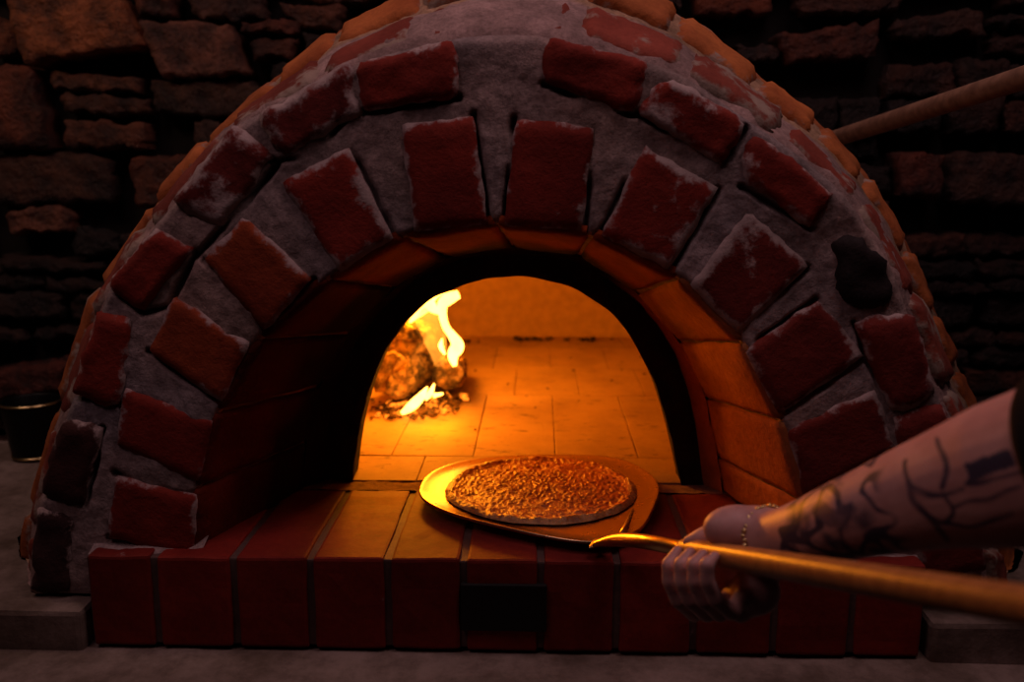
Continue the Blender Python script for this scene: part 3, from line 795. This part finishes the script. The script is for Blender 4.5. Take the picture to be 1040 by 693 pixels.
ey = (onZ(550, 466, ZP + TH).y - onZ(550, 532, ZP + TH).y) / 2
pc = Vector((pc.x, (onZ(550, 468, ZP + TH).y + onZ(550, 534, ZP + TH).y) / 2, ZP + TH))
mb = MB(); A = 280; RR = [(.0, 1), (.03, 1)] + [(i / 92, 1) for i in range(5, 88)] + [(.965, .92), (.985, .72), (.998, .42), (1.0, .2), (.99, .03), (.9, .0), (.5, .0), (.01, .0)]
rows, sms = [], []
for r, hk in RR:
    R, S = [], []
    for a in range(A):
        th = 2 * math.pi * a / A; d = Vector((math.cos(th), math.sin(th), 0))
        wob = 1 + .022 * nz(d, 2.2, 4) + .012 * nz(d, 7, 9)
        p = pc + Vector((d.x * ex * r * wob, d.y * ey * r * wob, 0))
        rim = math.exp(-((r - .93) / .055) ** 2)
        hgt = hk * (.0048 + .0032 * rim * (1 + .8 * nz(p, 40, 3)) + (.0012 * fbm(p, 60, 2, 2) + .0022 * max(-.2, nz(p, 190, 6)) + .0012 * nz(p, 330, 7)) * (r < .97))
        if hk == 1:    # a few blisters and hollows
            for bx_, by_, br_, bh in ((500 - 0, 522, .010, .004), (480, 506, .013, -.004), (548, 478, .016, -.004), (600, 472, .014, .004), (626, 512, .012, -.003), (590, 524, .012, .003), (640, 492, .01, .004), (560, 502, .013, -.003), (520, 500, .011, .002)):
                q = onZ(bx_, by_, ZP + TH); hgt += bh * math.exp(-((p.x - q.x) ** 2 + (p.y - q.y) ** 2) / (br_ * .6) ** 2)
        p.z += max(hgt, .0 if hk == 0 else .002); R.append(p); S.append(sstep(.86, .99, r + .06 * nz(p, 30, 8)) if hk > .0 else 1)
    rows.append(R); sms.append(S)
mb.grid(rows, None, sms, closed=True)
tag(recalc(mb.build('pizza', M['pizza'])), 'small round pizza with bubbling tomato and cheese top on the metal peel', 'pizza')

# =================================================================== PERSON (forearm and hand)
def hz(px):   # depth of the handle's axis at a picture column
    t = (px - 694) / (1040 - 694.0); return 1.0 / lerp(1.0, 1 / .54, t)
def hy(px): return lerp(558, 615, (px - 694) / (1040 - 694.0))
bm = bmesh.new()
# forearm
capsule_chain(bm, [P(768, 552, .94), P(795, 549, .90), P(830, 538, .85), P(880, 521, .80), P(950, 500, .757), P(1022, 482, .715), P(1110, 460, .665), P(1230, 430, .61)], [.030, .0305, .0325, .0372, .0462, .0568, .062, .064], 28)
# palm behind the handle
rr, uu, ff = rt, up, fw
def ell(px, py, z, a, b_, c, rot=0.0):
    ca, sa = math.cos(rot), math.sin(rot); ax = rr * ca + uu * sa; ay = uu * ca - rr * sa
    ellipsoid(bm, P(px, py, z), ax * a, ay * b_, ff * c)
ell(752, 538, .932, .038, .025, .026, -.05)          # ball of the thumb
ell(772, 535, .926, .030, .022, .026)
ell(752, 566, .985, .040, .036, .020)                 # palm
ell(768, 600, .945, .026, .027, .026, .1)             # heel
ell(752, 610, .955, .022, .018, .024, .2)
ell(735, 585, 1.0, .03, .038, .016)
# thumb lying along the top of the handle
capsule_chain(bm, [P(748, 533, .95), P(728, 541, .966), P(712, 547, .972), P(700, 550.5, .978)], [.019, .0125, .0105, .0070], 16)
# fingers come from under the handle and close over its front
for x0, sc, dz in ((686, 1.0, .0), (699, 1.03, -.004), (712, .98, -.008), (724, .86, -.012)):
    z0 = hz(x0 + 8) - .002
    k = 1 if x0 < 720 else .8
    base = P(x0 + 40, 592, z0 + .03); pip = P(x0 + 19, 619 + 3 * sc, z0 + .004)
    kn = P(x0 + 3, 609, z0 - .018); mid = P(x0 - 6, 590, z0 - .026); dip = P(x0 - 6, 574, z0 - .028); tip = P(x0 + 2, 560 + (hy(x0) - hy(686)) * .8, z0 - .021)
    J = [(base, .0108), (pip, .0106), (kn, .0098), (mid, .0088), (dip, .0090), (tip, .0060)]
    fp = []
    for (a, ra), (b_, rb) in zip(J, J[1:]): fp += [(a, ra), (a.lerp(b_, .5), (ra + rb) / 2 * .95)]
    fp.append(J[-1]); capsule_chain(bm, [q[0] for q in fp], [q[1] * sc for q in fp], 14)
capsule_chain(bm, [P(735, 612, .95), P(752, 617, .95)], [.011, .016], 14)
ell(776, 546, .928, .032, .028, .028)
me = fused(bm, .0021, 5, .5)
bmw = bmesh.new(); bmw.from_mesh(me)               # soften the wrist
def to_px(p):
    d = p - CAM; z = d.dot(fw); return W / 2 + F * d.dot(rt) / z, H / 2 - F * d.dot(up) / z, z
wrist = [(v, sstep(752, 772, to_px(v.co)[0]) * (1 - sstep(805, 822, to_px(v.co)[0]))) for v in bmw.verts if 752 < to_px(v.co)[0] < 822]
for _ in range(40):
    new = []
    for v, k in wrist:
        avg = sum((e.other_vert(v).co for e in v.link_edges), Vector()) / len(v.link_edges); new.append(v.co.lerp(avg, .6 * k))
    for (v, k), c in zip(wrist, new): v.co = c
bmw.to_mesh(me); bmw.free()
m, nt, b = mat('skin')
at = N(nt, 'ShaderNodeAttribute', attribute_name='smear'); n1 = tex(nt, 30, 4); n2 = tex(nt, 140, 3)
c = mixc(nt, rng(nt, n1, .3, .7), (.45, .22, .20), (.55, .29, .26)); c = mixc(nt, rng(nt, mth(nt, 'ADD', at.outputs['Fac'], mth(nt, 'MULTIPLY', mth(nt, 'SUBTRACT', n1, .5), .5)), .25, .8, 0, .95), c, (.035, .03, .06))
nt.links.new(c, b.inputs['Base Color']); b.inputs['Roughness'].default_value = .5; b.inputs['Specular IOR Level'].default_value = .4
b.inputs['Subsurface Weight'].default_value = .12; b.inputs['Subsurface Radius'].default_value = (.008, .003, .002); b.inputs['Subsurface Scale'].default_value = .5
bump(nt, b, n2, .1, .001); M['skin'] = m
# tattoo lines laid on the forearm
TAT = [[(922, 466), (922, 492), (934, 516), (952, 534), (964, 548)], [(926, 496), (944, 506), (962, 504), (978, 498)], [(934, 512), (944, 526), (962, 536), (970, 520), (962, 508)], [(968, 516), (990, 508), (1014, 504), (1038, 494)],
       [(964, 534), (990, 534), (1030, 524)], [(982, 492), (1010, 488), (1036, 478)], [(952, 448), (962, 470), (958, 496)]]
TAT = [smooth_line(t, 2) for t in TAT]
axA, axB = P(795, 549, .90), P(1022, 482, .715)
def segd(p, a, b_):
    vx, vy = b_[0] - a[0], b_[1] - a[1]; t = max(0, min(1, ((p[0] - a[0]) * vx + (p[1] - a[1]) * vy) / max(1e-6, vx * vx + vy * vy)))
    return math.hypot(p[0] - a[0] - t * vx, p[1] - a[1] - t * vy)
sm = []
for v in me.vertices:
    p = v.co; t = (p - axA).dot(axB - axA) / (axB - axA).length_squared
    s = 0.0
    if t > .08:
        x, y, z = to_px(p); x += 5 * nz(p, 40, 1); y += 5 * nz(p, 40, 2)
        d = min(segd((x, y), a, b_) for T in TAT for a, b_ in zip(T, T[1:]))
        s = (.75 + .3 * nz(p, 60, 6)) * (1 - sstep(1.0, 5.5 + 4.5 * nz(p, 50, 12), d))
        q = p + Vector((nz(p, 26, 41), nz(p, 26, 42), nz(p, 26, 43))) * .016
        wv = abs(nz(q, 42, 44)); reg = sstep(.06, .16, t) * (1 - sstep(.62, .78, t))
        s = max(s, reg * (1 - sstep(.08, .22, wv)) * (.7 + .3 * sstep(-.2, .2, nz(p, 30, 45))), reg * .6 * sstep(.24, .4, nz(q, 34, 46)))
        u, w = (x - 1005), (y - 473); uu_ = u * .94 - w * .34; ww_ = u * .34 + w * .94      # dark filled bar near the elbow
        if abs(uu_) < 25 and abs(ww_) < 9: s = 1.0
        s = max(s, (.38 + .6 * fbm(p, 38, 3, 3)) * sstep(.1, .25, t) * (1 - sstep(.5, .8, t)))
        axis = axA.lerp(axB, t)
    sm.append(s)
person = link_mesh('person', me, M['skin'], sm=sm)
tag(person, "person's bare tattooed forearm reaching in from the right, hand gripping the peel handle", 'person')
# bracelet
wc = P(785, 549, .915); wd = (P(795, 549, .90) - P(768, 552, .94)).normalized()
x = wd.cross(Vector((0, 0, 1))).normalized(); y = x.cross(wd)
mb = MB()
for i in range(44):
    a = 2 * math.pi * i / 44; c = wc + (x * math.cos(a) + y * math.sin(a)) * .0335 + wd * (.0014 * math.sin(i * 2.1))
    bm = bmesh.new(); bmesh.ops.create_icosphere(bm, subdivisions=1, radius=.0022 if i % 3 else .003)
    ids = {v: mb.vert(c + v.co) for v in bm.verts}
    for f in bm.faces: mb.face(*[ids[v] for v in f.verts])
    bm.free()
mb.build('bracelet', M['brass'], person); tag(bpy.data.objects['bracelet'], 'thin beaded gold bracelet')
# dark sleeve
sa = [P(1080, 467, .682), P(1088, 465, .677), P(1140, 453, .65), P(1240, 428, .604)]
el = sa[3]; sh = el + Vector((.28, -.12, .13))
path = [(sa[0], .060), (sa[0], .0655), (sa[1], .068), (sa[2], .071), (el, .074), (el + Vector((.045, -.03, .04)), .077), (el.lerp(sh, .55), .079), (sh, .082), (sh + Vector((.01, -.01, .012)), .05)]
mb = MB(); rows = []
for i, (p, r) in enumerate(path):
    a_, b__ = path[max(i - 1, 0)][0], path[min(i + 1, len(path) - 1)][0]
    d = (b__ - a_) if i > 1 else (sa[3] - sa[0])
    d = d.normalized(); xx = d.cross(Vector((0, 0, 1))).normalized(); yy = xx.cross(d)
    rows.append([p + (xx * math.cos(a) + yy * math.sin(a)) * (r * (1 + .03 * math.sin(3 * a + i))) for a in [2 * math.pi * s_ / 40 for s_ in range(40)]])
ids = mb.grid(rows, closed=True); mb.face(*ids[-1])
recalc(mb.build('sleeve', plain('black_cloth', (.008, .007, .008), .95, 0, .1), person)); tag(bpy.data.objects['sleeve'], 'black sleeve pushed up to the elbow')

# =================================================================== CUP AND POLE
cb = onZ(27, 466, zc); zk = (cb - CAM).dot(fw)
kx = zk / F
cb = onZ(30, 467, zc) + Vector((0, .025, .0008))
cup = empty('cup', cb); tag(cup, 'black cup with thin gold rims standing on the counter left of the oven', 'cup')
hh = (onY(30, 406, cb.y).z - zc); rb, rtp = 22 * kx, 29 * kx
mb = MB(); rows = []
for z_, r in ((.001, rb * .2), (.001, rb * .96), (.006, rb), (hh * .5, lerp(rb, rtp, .5)), (hh - .004, rtp), (hh, rtp - .001), (hh - .004, rtp - .003), (hh * .5, lerp(rb, rtp, .5) - .003), (.008, rb - .003), (.008, rb * .1)):
    rows.append([cb + Vector((math.cos(a) * r, math.sin(a) * r, z_)) for a in [2 * math.pi * s / 48 for s in range(48)]])
ids = mb.grid(rows, closed=True); mb.face(*ids[0]); mb.face(*ids[-1])
recalc(mb.build('body', plain('black_glaze', (.003, .003, .003), .4, 0, .2), cup))
for z_, r in ((hh - .003, rtp), (.004, rb)):
    mb = MB(); rows = []
    for k in range(10):
        b_ = 2 * math.pi * k / 10
        rows.append([cb + Vector((math.cos(a) * (r + .0022 * math.cos(b_)), math.sin(a) * (r + .0022 * math.cos(b_)), z_ + .0022 * math.sin(b_))) for a in [2 * math.pi * s / 48 for s in range(48)]])
    rows.append(rows[0]); mb.grid(rows, closed=True); recalc(mb.build('rim', M['brass'], cup))
m, nt, b = mat('pole_wood'); n1 = tex(nt, 10, 5, .6, stretch=(1, 6, 6))
nt.links.new(mixc(nt, rng(nt, n1, .3, .7), (.17, .085, .05), (.30, .16, .095)), b.inputs['Base Color']); b.inputs['Roughness'].default_value = .6; M['pole'] = m
pa, pb = P(840, 143.5, 1.68), P(1040, 79, 1.16); pdv = pb - pa
mb = MB(); pts = [pa - pdv * .12 + pdv * (t / 12 * 2.3) for t in range(13)]
tube(mb, pts, [.0150] * 13, 20)
tag(recalc(mb.build('wooden_pole', M['pole'])), 'pale wooden pole slanting up behind the right shoulder of the oven', 'pole')

# =================================================================== LIGHT, CAMERA
def area(name, loc, target, size, e, col):
    L = bpy.data.lights.new(name, 'AREA'); L.shape = 'DISK'; L.size = size; L.energy = e; L.color = col
    o = bpy.data.objects.new(name, L); o.location = loc; COL.objects.link(o)
    o.rotation_euler = (Vector(target) - Vector(loc)).to_track_quat('-Z', 'Y').to_euler(); return o
area('ceiling_lamp', (.6, -.28, 3.1), (.1, .2, 1.2), .8, 8.2, (1, .64, .67))
area('front_fill', (-.9, -.85, 3.1), (0, 0, 1.2), .9, 5.2, (1, .60, .66))  # soft fill for the arch face and arm, no fixture seen
area('wall_fill', (-1.25, .1, 2.3), (-.95, YW, 1.5), .25, 1.9, (1, .66, .48))  # unseen light added to brighten the upper left stones
wd_ = bpy.data.worlds.new('world'); SC.world = wd_; wd_.use_nodes = True
bg = wd_.node_tree.nodes['Background']; bg.inputs[0].default_value = (.55, .35, .45, 1); bg.inputs[1].default_value = .003
cam = bpy.data.cameras.new('camera'); co = bpy.data.objects.new('camera', cam); COL.objects.link(co)
cam.sensor_width = 36.0; cam.lens = F / W * 36.0; cam.clip_start = .01
co.matrix_world = Matrix(((rt.x, up.x, -fw.x, CAM.x), (rt.y, up.y, -fw.y, CAM.y), (rt.z, up.z, -fw.z, CAM.z), (0, 0, 0, 1)))
cam.dof.use_dof = True; cam.dof.focus_distance = 1.22; cam.dof.aperture_fstop = 3.2
SC.camera = co
SC.view_settings.view_transform = 'Standard'; SC.view_settings.look = 'None'; SC.view_settings.gamma = 1.0; SC.view_settings.use_curve_mapping = False
SC.view_settings.exposure = 0.0
